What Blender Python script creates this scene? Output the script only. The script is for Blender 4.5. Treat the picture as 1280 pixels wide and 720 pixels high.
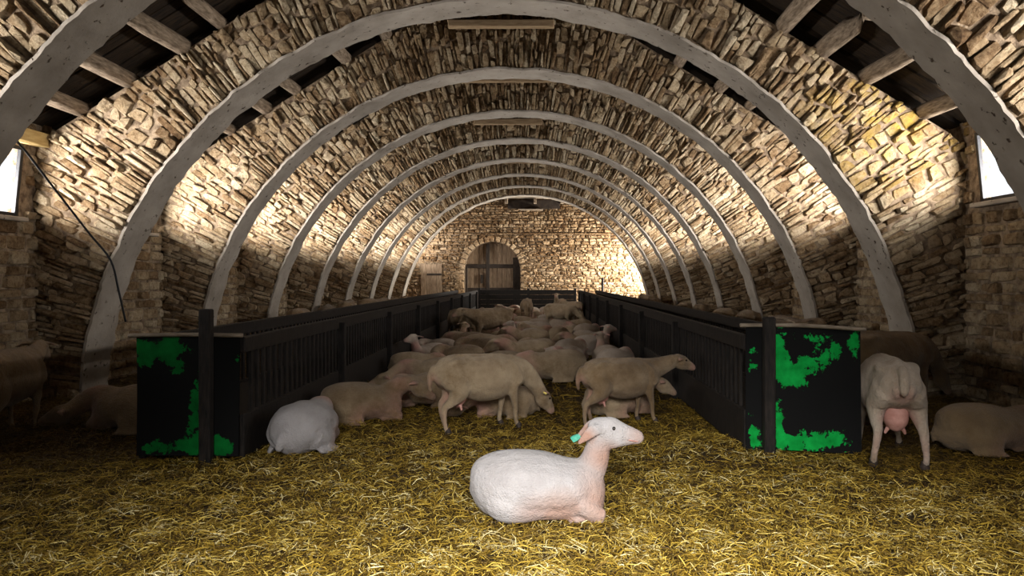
import bpy, bmesh, math, random
import numpy as np
from mathutils import Vector, Matrix, noise

for o in list(bpy.data.objects):
    bpy.data.objects.remove(o)
scene = bpy.context.scene
COL = scene.collection
R = random.Random(7)
NR = np.random.default_rng(11)

# ------------------------------------------------------------------ camera
F_PX = 950.0                      # focal length in pixels of the 1280 wide frame
VPX, VPY = 670.0, 348.0           # vanishing point of the barn axis
CX, CH = 0.39, 1.40               # camera stands a little right of the axis
cam = bpy.data.cameras.new('camera')
cam.sensor_width = 36.0
cam.lens = F_PX / 1280 * 36.0
cam.shift_x = -(VPX - 640) / 1280
cam.shift_y = -(360 - VPY) / 1280
cam.clip_start = 0.05
cam_o = bpy.data.objects.new('camera', cam)
cam_o.location = (CX, 0, CH)
cam_o.rotation_euler = (math.pi / 2, 0, 0)
COL.objects.link(cam_o)
scene.camera = cam_o


def at(px, py, Y):
    return Vector((CX + (px - VPX) * Y / F_PX, Y, CH - (py - VPY) * Y / F_PX))


def ground(px, py, z=0.0):
    Y = F_PX * (CH - z) / (py - VPY)
    return Vector((CX + (px - VPX) * Y / F_PX, Y, z))


# ------------------------------------------------------------------ layout
SP = 2.80                          # arch spacing
TH = 0.47                          # arch thickness
RAD, ZC = 4.60, -0.13              # intrados circle
WX = 5.10                          # inner face of the side walls
Y_END, Y_START = 30.75, -1.2
WT = 0.12                          # thickness of the wall round the windows
ROOF0, ROOFS = 6.25, 0.62          # roof underside z = ROOF0 - ROOFS*|x|


def arch_y(n):
    return (n + 0.98) * SP


# ------------------------------------------------------------------ world, lights, exposure
w = bpy.data.worlds.new('sky')
scene.world = w
w.use_nodes = True
w.node_tree.nodes['Background'].inputs[0].default_value = (0.90, 0.95, 1.0, 1)
w.node_tree.nodes['Background'].inputs[1].default_value = 1.35
vs = scene.view_settings
vs.view_transform = 'Standard'
vs.look = 'None'
vs.gamma = 1.0
vs.use_curve_mapping = False
vs.exposure = 0.0


def area(name, loc, target, sx, sy, watts, col, spread=math.pi):
    l = bpy.data.lights.new(name, 'AREA')
    l.shape = 'RECTANGLE'
    l.size, l.size_y = sx, sy
    l.energy = watts
    l.color = col
    l.spread = spread
    o = bpy.data.objects.new(name, l)
    o.location = loc
    d = Vector(target) - Vector(loc)
    o.rotation_euler = d.to_track_quat('-Z', 'Y').to_euler()
    COL.objects.link(o)
    return o


WIN = []                           # (side, y0, y1, z0, z1)
for n in range(0, 10):
    ya = arch_y(n) + TH
    yb = arch_y(n + 1) if n < 9 else Y_END
    for s in (-1, 1):
        z0 = 2.05 if s < 0 else 2.20
        if n == 9 and s > 0:
            WIN.append((s, ya + 0.25, yb - 0.15, 0.9, 2.75, n))
        else:
            WIN.append((s, yb - 1.72, yb - 0.28, z0, z0 + 0.76, n))
for s, y0, y1, z0, z1, n in WIN:
    yc = (y0 + y1) / 2
    if n == 9 and s > 0:           # tall opening of the last bay
        area('window_daylight', (s * (WX + 0.6), yc, (z0 + z1) / 2), (2.0, Y_END, 1.9), y1 - y0, z1 - z0, 1500, (1.0, 0.95, 0.86), math.radians(160))
    else:                          # sunlit ground and low sky outside each window
        area('window_daylight', (s * (WX + 0.50), yc - 0.40, z0 + 0.12), (s * 3.7, yc + 1.05, 2.95), y1 - y0, 0.55, 205, (1.0, 0.97, 0.95), math.radians(122))
area('doorway_daylight', (0.3, Y_START - 0.15, 2.55), (0.6, 1.7, 0.0), 2.2, 1.3, 200, (1.0, 0.98, 0.95), math.radians(63))


# ------------------------------------------------------------------ node materials
def newmat(name):
    m = bpy.data.materials.new(name)
    m.use_nodes = True
    nt = m.node_tree
    return m, nt, nt.nodes['Principled BSDF']


def nd(nt, t, **kw):
    n = nt.nodes.new(t)
    for k, v in kw.items():
        setattr(n, k, v)
    return n


def setin(n, **kw):
    for k, v in kw.items():
        n.inputs[k.replace('_', ' ')].default_value = v


def ramp(nt, src, stops, interp='LINEAR'):
    r = nd(nt, 'ShaderNodeValToRGB')
    r.color_ramp.interpolation = interp
    e = r.color_ramp.elements
    while len(e) < len(stops):
        e.new(0.5)
    for i, (p, c) in enumerate(stops):
        e[i].position = p
        e[i].color = (c[0], c[1], c[2], 1) if len(c) == 3 else c
    nt.links.new(src, r.inputs[0])
    return r.outputs[0]


def nz(nt, vec, scale, detail=4, rough=0.55, dist=0.0):
    n = nd(nt, 'ShaderNodeTexNoise')
    n.inputs['Scale'].default_value = scale
    n.inputs['Detail'].default_value = detail
    n.inputs['Roughness'].default_value = rough
    n.inputs['Distortion'].default_value = dist
    nt.links.new(vec, n.inputs['Vector'])
    return n.outputs['Fac']


def mix(nt, fac, a, b, mode='MIX'):
    n = nd(nt, 'ShaderNodeMix', data_type='RGBA', blend_type=mode)
    for sock, v in ((n.inputs[0], fac), (n.inputs[6], a), (n.inputs[7], b)):
        if isinstance(v, (tuple, list)):
            sock.default_value = (v[0], v[1], v[2], 1)
        elif isinstance(v, (int, float)):
            sock.default_value = v
        else:
            nt.links.new(v, sock)
    return n.outputs[2]


def geo_pos(nt):
    return nd(nt, 'ShaderNodeNewGeometry').outputs['Position']


def obj_pos(nt):
    return nd(nt, 'ShaderNodeTexCoord').outputs['Object']


def bump(nt, p, h, strength, dist):
    b = nd(nt, 'ShaderNodeBump')
    b.inputs['Strength'].default_value = strength
    b.inputs['Distance'].default_value = dist
    nt.links.new(h, b.inputs['Height'])
    nt.links.new(b.outputs[0], p.inputs['Normal'])


def math_n(nt, op, a, b=None, clamp=False):
    n = nd(nt, 'ShaderNodeMath', operation=op, use_clamp=clamp)
    for i, v in enumerate((a, b)):
        if v is None:
            continue
        if isinstance(v, (int, float)):
            n.inputs[i].default_value = v
        else:
            nt.links.new(v, n.inputs[i])
    return n.outputs[0]


def mat_stone(name, stops, lichen=False):
    m, nt, p = newmat(name)
    pos = geo_pos(nt)
    a = nd(nt, 'ShaderNodeAttribute', attribute_name='rnd').outputs['Fac']
    n1 = nz(nt, pos, 11.0, 8, 0.75)
    f = math_n(nt, 'ADD', math_n(nt, 'MULTIPLY', a, 0.40), math_n(nt, 'MULTIPLY', n1, 0.72))
    c = ramp(nt, f, stops)
    st = ramp(nt, nz(nt, pos, 1.1, 5, 0.7), [(0.42, (0, 0, 0)), (0.70, (1, 1, 1))])
    c = mix(nt, math_n(nt, 'MULTIPLY', st, 0.7), c, (0.50, 0.34, 0.18), 'MULTIPLY')
    gr = ramp(nt, nz(nt, pos, 24, 6, 0.75), [(0.34, (0.30, 0.21, 0.13)), (0.50, (1, 1, 1))])
    c = mix(nt, 0.8, c, gr, 'MULTIPLY')
    if lichen:                     # yellow lichen beside the window of the second arch
        vm = nd(nt, 'ShaderNodeVectorMath', operation='DISTANCE')
        nt.links.new(pos, vm.inputs[0])
        vm.inputs[1].default_value = (4.25, 8.3, 3.25)
        d = math_n(nt, 'SUBTRACT', 1.15, vm.outputs['Value'], True)
        d = math_n(nt, 'MULTIPLY', d, ramp(nt, nz(nt, pos, 3.5, 5, 0.7), [(0.40, (0, 0, 0)), (0.62, (1, 1, 1))]))
        c = mix(nt, math_n(nt, 'MULTIPLY', d, 1.1, True), c, (0.50, 0.33, 0.06))
    nt.links.new(c, p.inputs['Base Color'])
    p.inputs['Roughness'].default_value = 0.93
    p.inputs['Specular IOR Level'].default_value = 0.2
    bump(nt, p, math_n(nt, 'ADD', nz(nt, pos, 16, 8, 0.75), math_n(nt, 'MULTIPLY', n1, 0.6)), 1.0, 0.07)
    return m


CREAM = [(0.24, (0.085, 0.045, 0.02)), (0.38, (0.27, 0.175, 0.09)), (0.54, (0.50, 0.375, 0.225)), (0.80, (0.68, 0.565, 0.39))]
M_STONE = mat_stone('limewashed_stone', CREAM, True)
M_ENDSTONE = mat_stone('brown_rubble_stone', [(0.25, (0.09, 0.05, 0.022)), (0.45, (0.25, 0.155, 0.075)), (0.62, (0.42, 0.29, 0.165)), (0.85, (0.56, 0.43, 0.28))])


def mat_simple(name, c1, c2, scale, rough=0.85, bmp=0.4, bd=0.01, stretch=None, spec=0.3):
    m, nt, p = newmat(name)
    pos = geo_pos(nt)
    if stretch:
        mp = nd(nt, 'ShaderNodeMapping')
        mp.inputs['Scale'].default_value = stretch
        nt.links.new(pos, mp.inputs[0])
        pos = mp.outputs[0]
    n1 = nz(nt, pos, scale, 5, 0.6)
    nt.links.new(ramp(nt, n1, [(0.32, c1), (0.68, c2)]), p.inputs['Base Color'])
    p.inputs['Roughness'].default_value = rough
    p.inputs['Specular IOR Level'].default_value = spec
    bump(nt, p, nz(nt, pos, scale * 3, 4, 0.6), bmp, bd)
    return m


M_MORTAR = mat_simple('earth_mortar', (0.07, 0.042, 0.024), (0.34, 0.25, 0.16), 12, 0.95, 0.8, 0.02)


def mat_soffit():
    m, nt, p = newmat('grey_limewash_plaster')
    pos = geo_pos(nt)
    c = ramp(nt, nz(nt, pos, 2.2, 6, 0.6), [(0.3, (0.25, 0.21, 0.165)), (0.7, (0.42, 0.365, 0.30))])
    pit = ramp(nt, nz(nt, pos, 13, 4, 0.6), [(0.63, (1, 1, 1)), (0.69, (0.20, 0.14, 0.10))])
    c = mix(nt, 1.0, c, pit, 'MULTIPLY')
    nt.links.new(c, p.inputs['Base Color'])
    p.inputs['Roughness'].default_value = 0.9
    bump(nt, p, math_n(nt, 'SUBTRACT', nz(nt, pos, 8, 6, 0.65), pit), 0.6, 0.02)
    return m


M_SOFFIT = mat_soffit()
M_LOG = mat_simple('bleached_log_wood', (0.10, 0.068, 0.042), (0.34, 0.26, 0.18), 7, 0.85, 0.6, 0.01, (6, 1, 6))
M_PLANKROOF = mat_simple('dark_roof_boards', (0.006, 0.004, 0.003), (0.040, 0.024, 0.011), 5, 0.9, 0.5, 0.01, (1, 6, 1))
M_RIDGE = mat_simple('honey_board_wood', (0.24, 0.15, 0.08), (0.42, 0.30, 0.17), 6, 0.8, 0.4, 0.006, (1, 6, 6))
M_YELLOWWOOD = mat_simple('fresh_yellow_wood', (0.42, 0.28, 0.10), (0.62, 0.46, 0.20), 5, 0.75, 0.4, 0.006, (6, 1, 6))
M_DARKWOOD = mat_simple('tarred_feeder_wood', (0.005, 0.004, 0.0035), (0.024, 0.018, 0.014), 9, 0.8, 0.5, 0.006, (5, 5, 1))
M_GREYWOOD = mat_simple('worn_rim_wood', (0.16, 0.12, 0.085), (0.38, 0.31, 0.23), 8, 0.75, 0.4, 0.005, (1, 4, 4))
M_DOOR = mat_simple('weathered_door_boards', (0.17, 0.11, 0.065), (0.36, 0.26, 0.17), 4, 0.85, 0.5, 0.006, (8, 1, 1))
M_DOORDARK = mat_simple('dark_door_frame', (0.018, 0.012, 0.009), (0.05, 0.036, 0.026), 6, 0.85, 0.3, 0.005)
M_BLACK = mat_simple('black_rubber', (0.008, 0.008, 0.009), (0.02, 0.02, 0.022), 20, 0.6, 0.1, 0.002)
M_FRAME = mat_simple('dark_window_metal', (0.005, 0.005, 0.006), (0.014, 0.014, 0.016), 15, 0.5, 0.2, 0.002)


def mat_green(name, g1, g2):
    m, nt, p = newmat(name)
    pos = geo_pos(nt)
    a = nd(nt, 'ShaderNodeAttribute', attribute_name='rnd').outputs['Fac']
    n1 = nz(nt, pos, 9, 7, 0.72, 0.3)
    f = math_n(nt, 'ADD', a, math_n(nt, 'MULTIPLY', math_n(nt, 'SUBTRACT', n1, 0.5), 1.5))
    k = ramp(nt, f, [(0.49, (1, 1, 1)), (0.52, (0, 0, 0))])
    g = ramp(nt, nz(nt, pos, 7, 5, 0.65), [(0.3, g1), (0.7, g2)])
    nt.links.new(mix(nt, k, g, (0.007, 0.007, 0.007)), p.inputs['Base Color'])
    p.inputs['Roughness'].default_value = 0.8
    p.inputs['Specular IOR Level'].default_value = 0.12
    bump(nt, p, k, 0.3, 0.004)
    return m


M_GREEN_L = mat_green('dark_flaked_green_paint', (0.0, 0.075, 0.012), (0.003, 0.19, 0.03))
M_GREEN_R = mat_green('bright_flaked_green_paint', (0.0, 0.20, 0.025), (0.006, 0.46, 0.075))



def mat_straw():
    m, nt, p = newmat('loose_straw')
    a = nd(nt, 'ShaderNodeAttribute', attribute_name='rnd').outputs['Fac']
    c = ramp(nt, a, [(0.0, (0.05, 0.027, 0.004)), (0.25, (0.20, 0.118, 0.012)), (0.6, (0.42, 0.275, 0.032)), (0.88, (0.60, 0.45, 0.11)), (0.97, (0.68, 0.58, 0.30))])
    nt.links.new(c, p.inputs['Base Color'])
    p.inputs['Roughness'].default_value = 0.6
    p.inputs['Specular IOR Level'].default_value = 0.35
    return m


M_STRAW = mat_straw()
M_BED = mat_simple('trampled_straw_floor', (0.012, 0.007, 0.003), (0.085, 0.05, 0.012), 22, 0.95, 0.9, 0.03)


def mat_wool(name, c1, c2, pinkc, dirt=0.5):
    m, nt, p = newmat(name)
    pos = obj_pos(nt)
    oi = nd(nt, 'ShaderNodeObjectInfo').outputs['Random']
    n1 = nz(nt, pos, 4.5, 5, 0.6)
    f = math_n(nt, 'ADD', math_n(nt, 'MULTIPLY', n1, 0.7), math_n(nt, 'MULTIPLY', oi, 0.30))
    c = ramp(nt, f, [(0.30, c1), (0.66, c2)])
    pk = nd(nt, 'ShaderNodeAttribute', attribute_name='pink').outputs['Fac']
    pk = math_n(nt, 'MULTIPLY', pk, math_n(nt, 'ADD', 0.55, nz(nt, pos, 9, 4)), True)
    c = mix(nt, pk, c, pinkc)
    d = ramp(nt, nz(nt, pos, 2.6, 6, 0.7), [(0.46, (0, 0, 0)), (0.66, (1, 1, 1))])
    c = mix(nt, math_n(nt, 'MULTIPLY', d, dirt), c, (0.17, 0.10, 0.04))
    nt.links.new(c, p.inputs['Base Color'])
    p.inputs['Roughness'].default_value = 0.9
    p.inputs['Specular IOR Level'].default_value = 0.15
    p.inputs['Sheen Weight'].default_value = 0.15
    bump(nt, p, math_n(nt, 'ADD', nz(nt, pos, 110, 3), math_n(nt, 'MULTIPLY', nz(nt, pos, 13, 6, 0.65), 3.0)), 0.7, 0.014)
    return m


M_WHITE = mat_wool('clean_white_fleece', (0.33, 0.30, 0.295), (0.50, 0.475, 0.475), (0.40, 0.24, 0.185), 0.16)
M_TAN = mat_wool('dirty_tan_fleece', (0.20, 0.13, 0.07), (0.46, 0.35, 0.225), (0.50, 0.28, 0.21), 0.75)
M_PINKISH = mat_wool('pale_pink_fleece', (0.34, 0.26, 0.19), (0.52, 0.43, 0.35), (0.54, 0.29, 0.24), 0.45)
M_EWE = mat_wool('greyish_tan_fleece', (0.26, 0.19, 0.13), (0.44, 0.36, 0.28), (0.50, 0.27, 0.22), 0.6)
M_PENSHADE = mat_wool('pen_shade_fleece', (0.09, 0.055, 0.028), (0.24, 0.165, 0.09), (0.26, 0.15, 0.10), 0.6)  # brown fleece darkened: the shade of the side pens is in its colour
M_HOOF = mat_simple('dark_hoof_horn', (0.02, 0.015, 0.012), (0.07, 0.05, 0.04), 30, 0.6, 0.2, 0.002)
M_EYE = mat_simple('wet_dark_eye', (0.008, 0.007, 0.007), (0.02, 0.016, 0.014), 60, 0.15, 0.0, 0.001, None, 0.6)
M_UDDER = mat_simple('pink_udder_skin', (0.44, 0.20, 0.16), (0.62, 0.34, 0.28), 14, 0.6, 0.3, 0.004)
M_TAGG = mat_simple('teal_plastic_tag', (0.05, 0.38, 0.25), (0.16, 0.56, 0.42), 30, 0.45, 0.1, 0.001)
M_TAGY = mat_simple('yellow_plastic_tag', (0.62, 0.45, 0.03), (0.75, 0.58, 0.08), 30, 0.45, 0.1, 0.001)


def mat_glass():
    m, nt, p = newmat('dusty_window_glass')
    t = nd(nt, 'ShaderNodeBsdfTransparent')
    g = nd(nt, 'ShaderNodeBsdfGlossy')
    g.inputs['Roughness'].default_value = 0.15
    mx = nd(nt, 'ShaderNodeMixShader')
    mx.inputs[0].default_value = 0.06
    nt.links.new(t.outputs[0], mx.inputs[1])
    nt.links.new(g.outputs[0], mx.inputs[2])
    nt.links.new(mx.outputs[0], nt.nodes['Material Output'].inputs['Surface'])
    return m


M_GLASS = mat_glass()


# ------------------------------------------------------------------ object helpers
def tag(o, label=None, cat=None, group=None, kind=None):
    if label:
        o['label'] = label
    if cat:
        o['category'] = cat
    if group:
        o['group'] = group
    if kind:
        o['kind'] = kind
    return o


def link(o, parent=None):
    COL.objects.link(o)
    if parent is not None:
        o.parent = parent
    return o


def empty(name, loc=(0, 0, 0), rz=0.0):
    o = bpy.data.objects.new(name, None)
    o.location = loc
    o.rotation_euler = (0, 0, rz)
    o.empty_display_size = 0.2
    return link(o)


class MB:
    def __init__(s):
        s.v, s.f, s.r = [], [], []

    def add(s, verts, faces, rnd=None):
        b = len(s.v)
        s.v.extend(tuple(p) for p in verts)
        s.f.extend(tuple(i + b for i in f) for f in faces)
        s.r.extend([rnd if rnd is not None else 0.5] * len(verts))

    def box(s, a, b, rnd=None, rot=None):
        x0, y0, z0 = a
        x1, y1, z1 = b
        v = [(x0, y0, z0), (x1, y0, z0), (x1, y1, z0), (x0, y1, z0), (x0, y0, z1), (x1, y0, z1), (x1, y1, z1), (x0, y1, z1)]
        if rot is not None:
            v = [rot @ Vector(p) for p in v]
        s.add(v, [(0, 3, 2, 1), (4, 5, 6, 7), (0, 1, 5, 4), (1, 2, 6, 5), (2, 3, 7, 6), (3, 0, 4, 7)], rnd)

    def mesh(s, name, mat, smooth=False, attr=True):
        me = bpy.data.meshes.new(name)
        me.from_pydata(s.v, [], s.f)
        if attr:
            a = me.attributes.new('rnd', 'FLOAT', 'POINT')
            a.data.foreach_set('value', np.array(s.r, dtype=np.float32))
        me.materials.append(mat)
        if smooth:
            me.polygons.foreach_set('use_smooth', [True] * len(me.polygons))
        me.update()
        return me

    def build(s, name, mat, parent=None, smooth=False):
        return link(bpy.data.objects.new(name, s.mesh(name, mat, smooth)), parent)


def bevelled_box(name, a, b, mat, parent=None, bev=0.008, rot=None, jitter=0.0):
    bm = bmesh.new()
    mb = MB()
    mb.box(a, b)
    vs_ = [bm.verts.new(p) for p in mb.v]
    for f in mb.f:
        bm.faces.new([vs_[i] for i in f])
    if jitter:
        for v in bm.verts:
            v.co += Vector((R.uniform(-1, 1), R.uniform(-1, 1), R.uniform(-1, 1))) * jitter
    bmesh.ops.bevel(bm, geom=list(bm.edges), offset=bev, segments=1, affect='EDGES')
    if rot is not None:
        bm.transform(rot)
    me = bpy.data.meshes.new(name)
    bm.to_mesh(me)
    bm.free()
    me.materials.append(mat)
    return link(bpy.data.objects.new(name, me), parent)


def catmull(P, k=4):
    P = np.asarray(P, float)
    n = len(P)
    if n < 3:
        return np.array([P[0] + (P[-1] - P[0]) * t for t in np.linspace(0, 1, k + 1)])
    out = []
    for i in range(n - 1):
        p0 = P[max(i - 1, 0)]
        p1, p2 = P[i], P[i + 1]
        p3 = P[min(i + 2, n - 1)]
        for t in np.arange(k) / k:
            out.append(0.5 * (2 * p1 + (p2 - p0) * t + (2 * p0 - 5 * p1 + 4 * p2 - p3) * t * t + (3 * p1 - p0 - 3 * p2 + p3) * t ** 3))
    out.append(P[-1])
    return np.array(out)


def loft(path, rad, seg=14, side=(0, 1, 0), k=4):
    """closed tube through path; rad = (half width along side, half height) per point"""
    rad = [(r, r) if isinstance(r, (int, float)) else r for r in rad]
    A = catmull([list(p) + list(r) for p, r in zip(path, rad)], k)
    P, Q = A[:, :3], np.maximum(A[:, 3:], 0.003)
    T = np.gradient(P, axis=0)
    T /= np.linalg.norm(T, axis=1)[:, None] + 1e-9
    s0 = np.asarray(side, float)
    V, F = [], []
    for p, q, t in zip(P, Q, T):
        s = s0 - t * np.dot(s0, t)
        s /= np.linalg.norm(s) + 1e-9
        u = np.cross(t, s)
        for j in range(seg):
            a = 2 * math.pi * j / seg
            V.append(p + s * (q[0] * math.cos(a)) + u * (q[1] * math.sin(a)))
    m = len(P)
    for i in range(m - 1):
        for j in range(seg):
            a, b = i * seg + j, i * seg + (j + 1) % seg
            F.append((a, b, b + seg, a + seg))
    V.append(P[0] - T[0] * Q[0].min() * 0.5)
    V.append(P[-1] + T[-1] * Q[-1].min() * 0.5)
    c0, c1 = len(V) - 2, len(V) - 1
    for j in range(seg):
        F.append((c0, (j + 1) % seg, j))
        F.append((c1, (m - 1) * seg + j, (m - 1) * seg + (j + 1) % seg))
    return [tuple(v) for v in V], F


def tube_obj(name, path, rad, mat, parent=None, seg=8, k=4, side=(0, 1, 0), smooth=True):
    mb = MB()
    mb.add(*loft(path, rad, seg, side, k))
    return mb.build(name, mat, parent, smooth)


# ------------------------------------------------------------------ stone pieces
def stone_piece(quad, depth, rng, to3):
    """quad: 4 (u,v) corners in order -> 17 verts, 24 triangles; to3 maps (u, v, w) to the world"""
    q = [np.array(p) for p in quad]
    c = sum(q) / 4
    ring = []
    for i in range(4):
        a, b = q[i], q[(i + 1) % 4]
        ring.append(a + (c - a) * rng.uniform(0.02, 0.20))
        ring.append((a + b) / 2 + (c - (a + b) / 2) * rng.uniform(-0.06, 0.12))
    tx, ty = rng.uniform(-.9, .9), rng.uniform(-.9, .9)
    ext = max(np.linalg.norm(q[0] - q[2]), 1e-4)
    V = [to3(p[0], p[1], -0.01) for p in ring]
    s = rng.uniform(0.72, 0.88)
    for p in ring:
        pp = c + (p - c) * s
        dd = (pp - c) / ext
        V.append(to3(pp[0], pp[1], depth * (0.85 + rng.uniform(-.12, .12) + dd[0] * tx + dd[1] * ty)))
    V.append(to3(c[0], c[1], depth * rng.uniform(0.95, 1.15)))
    F = []
    for i in range(8):
        j = (i + 1) % 8
        F.append((i, j, 8 + j, 8 + i))
        F.append((8 + i, 8 + j, 16))
    return V, F


def flip(F):
    return [tuple(reversed(f)) for f in F]


def r_out(th):
    c, s = abs(math.cos(th)), math.sin(th)
    return min((WX + 0.02) / max(c, 1e-4), (ROOF0 - 0.2 - ZC) / (s + ROOFS * c))


def arch_stones(y, rng):
    """radial courses of thin stones round the arch"""
    out = []
    th = 0.06
    while th < math.pi - 0.06:
        block = rng.random() < 0.07
        d = (rng.uniform(.12, .17) if block else rng.choice((rng.uniform(.04, .07), rng.uniform(.055, .105)))) / 4.95
        r = RAD + rng.uniform(0.0, 0.015)
        lim = r_out(th + d / 2)
        skew = rng.uniform(-.25, .25) * d
        first = True
        while r < lim - 0.07:
            L = rng.uniform(.13, .24) if block else (rng.uniform(.26, .48) if first and rng.random() < .6 else rng.uniform(.12, .38))
            first = False
            if r + L > lim:
                L = lim - r
            g = 0.003
            ga = 0.002 / r
            ja = lambda: rng.uniform(-.28, .28) * d
            jr = lambda: rng.uniform(-.035, .035)
            pol = [(r + g + jr(), th + ga + ja()), (r + L - g + jr(), th + ga + ja() + skew * L),
                   (r + L - g + jr(), th + d - ga + ja() + skew * L), (r + g + jr(), th + d - ga + ja())]
            pol[0] = (max(pol[0][0], RAD + 0.004), pol[0][1])
            pol[3] = (max(pol[3][0], RAD + 0.004), pol[3][1])
            quad = [(a * math.cos(t), ZC + a * math.sin(t)) for a, t in pol]
            if max(p[1] for p in quad) > 0.05:
                out.append((quad, rng.uniform(.012, .03) if rng.random() < .6 else rng.uniform(.03, .075), (L * d * r)))
            r += L
        th += d
    return out


def in_frame(x, y, z, m=15):
    px = VPX + (x - CX) * F_PX / y
    py = VPY - (z - CH) * F_PX / y
    return -m < px < 1280 + m and -m < py < 720 + m


TH0 = TH


def build_arch(n, detail):
    y = arch_y(n)
    rng = random.Random(100 + n)
    TH, OX = (0.39, 0.11) if n == 1 else (TH0, 0.0)
    # core slab
    mb = MB()
    K = 72
    ths = [math.pi * i / K for i in range(K + 1)]
    for yy, rev in ((y, False), (y + TH, True)):
        v = []
        for t in ths:
            for r in (RAD, r_out(max(min(t, math.pi - .001), .001))):
                v.append((r * math.cos(t), yy, ZC + r * math.sin(t)))
        f = [(2 * i, 2 * i + 1, 2 * i + 3, 2 * i + 2) for i in range(K)]
        mb.add(v, flip(f) if rev else f)
    v = []
    for t in ths:
        r = r_out(max(min(t, math.pi - .001), .001))
        v += [(r * math.cos(t), y, ZC + r * math.sin(t)), (r * math.cos(t), y + TH, ZC + r * math.sin(t))]
    mb.add(v, [(2 * i, 2 * i + 1, 2 * i + 3, 2 * i + 2) for i in range(K)])
    wall = mb.build('wall_arch', M_MORTAR)
    wall.location.x = OX
    tag(wall, ORD[9 - n] + ' rubble stone arch across the barn, counted from the end wall', None, None, 'structure')
    # plastered soffit, a shell of its own
    mb = MB()
    K2, M = 260, 5
    v = []
    for i in range(K2 + 1):
        t = math.pi * i / K2
        for j in range(M + 1):
            yy = y - 0.03 + (TH + 0.05) * j / M
            e = 0.0
            if j in (0, M):
                e = noise.noise(Vector((t * 30, n * 7.1, j))) * 0.03 + noise.noise(Vector((t * 90, n * 3.1, j))) * 0.022
            r = RAD - 0.012 + noise.noise(Vector((t * 16, yy * 3, n * 3.3))) * 0.02 + noise.noise(Vector((t * 60, yy * 9, n * 3.3))) * 0.007
            v.append((r * math.cos(t), yy + e, ZC + r * math.sin(t)))
    f = [(i * (M + 1) + j, (i + 1) * (M + 1) + j, (i + 1) * (M + 1) + j + 1, i * (M + 1) + j + 1) for i in range(K2) for j in range(M)]
    mb.add(v, flip(f))
    # front and back edge thickness
    for j in (0, M):
        v2 = []
        for i in range(K2 + 1):
            p = Vector(v[i * (M + 1) + j])
            t = math.pi * i / K2
            v2 += [p, (p.x + 0.03 * math.cos(t), p.y, p.z + 0.03 * math.sin(t))]
        f2 = [(2 * i, 2 * i + 1, 2 * i + 3, 2 * i + 2) for i in range(K2)]
        mb.add(v2, f2 if j == 0 else flip(f2))
    so = mb.build('arch_soffit', M_SOFFIT, wall, True)
    so['label'] = 'smooth grey plastered underside of the arch'
    if detail == 0:
        return wall
    st = arch_stones(y, rng)
    single = set()
    if detail == 2:
        cand = []
        for i, (quad, dep, ar) in enumerate(st):
            cx = sum(p[0] for p in quad) / 4
            cz = sum(p[1] for p in quad) / 4
            vis = in_frame(cx, y, cz)
            if n > 1:                                  # seen through the arch in front?
                yp = arch_y(n - 1) + TH
                kx = CX + (cx - CX) * yp / y
                kz = CH + (cz - CH) * yp / y
                vis = vis and math.hypot(kx, kz - ZC) < RAD - 0.02
            if vis and cz > 0.9:
                cand.append((ar, i))
        cand.sort(reverse=True)
        single = {i for _, i in cand[:298]}
    rest = MB()
    to3 = lambda a, b, w_: (a, y - w_, b)
    for i, (quad, dep, ar) in enumerate(st):
        V, F = stone_piece(quad, dep, rng, to3)
        rr = rng.random()
        if i in single:
            m1 = MB()
            m1.add(V, flip(F), rr)
            m1.build('stone', M_STONE, wall)
        else:
            rest.add(V, flip(F), rr)
    o = rest.build('stone_facing', M_STONE, wall)
    o['kind'] = 'stuff'
    return wall


def courses(u0, u1, v0, v1, rng, hmin=.07, hmax=.15, lmin=.12, lmax=.36, keep=lambda u, v: True):
    out = []
    v = v0
    while v < v1 - 0.03:
        h = min(rng.uniform(hmin, hmax), v1 - v)
        u = u0 + rng.uniform(-.1, 0)
        while u < u1 - 0.03:
            L = rng.uniform(lmin, lmax)
            a, b = max(u, u0), min(u + L, u1)
            if b - a > 0.04 and keep((a + b) / 2, v + h / 2):
                g = 0.007
                j = lambda s=.012: rng.uniform(-s, s)
                out.append(([(a + g + j(), v + g + j()), (b - g + j(), v + g + j()), (b - g + j(), v + h - g + j()), (a + g + j(), v + h - g + j())],
                            rng.uniform(.02, .055), (b - a) * h))
            u += L
        v += h
    return out


ORD = ['first', 'second', 'third', 'fourth', 'fifth', 'sixth', 'seventh', 'eighth', 'ninth', 'tenth']

# ------------------------------------------------------------------ floor of straw


def floor_h(x, y):
    h = noise.noise(Vector((x * 0.9, y * 0.9, 0.3))) * 0.030 + noise.noise(Vector((x * 3.1, y * 3.1, 4.0))) * 0.014
    h += 0.10 * max(0, min(1, (abs(x - 0.15) - 3.0) / 0.6)) * max(0, min(1, (y - 6.3) / 1.0))   # deeper litter in the side pens
    h += 0.07 * math.exp(-((x - 1.85) / 0.35) ** 2 - ((y - 6.2) / 0.45) ** 2)
    return h - 0.012


gx = np.linspace(-WX - .05, WX + .05, 93)
gy = np.concatenate([np.linspace(Y_START - .05, 3, 40)[:-1], np.linspace(3, 9, 110)[:-1], np.linspace(9, Y_END + .1, 150)])
mb = MB()
V = [(x, y, floor_h(x, y)) for y in gy for x in gx]
nx = len(gx)
F = [(j * nx + i, j * nx + i + 1, (j + 1) * nx + i + 1, (j + 1) * nx + i) for j in range(len(gy) - 1) for i in range(nx - 1)]
mb.add(V, F)
floor = mb.build('floor', M_BED, None, True)
tag(floor, 'barn floor of trampled straw and litter', None, None, 'structure')


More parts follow.
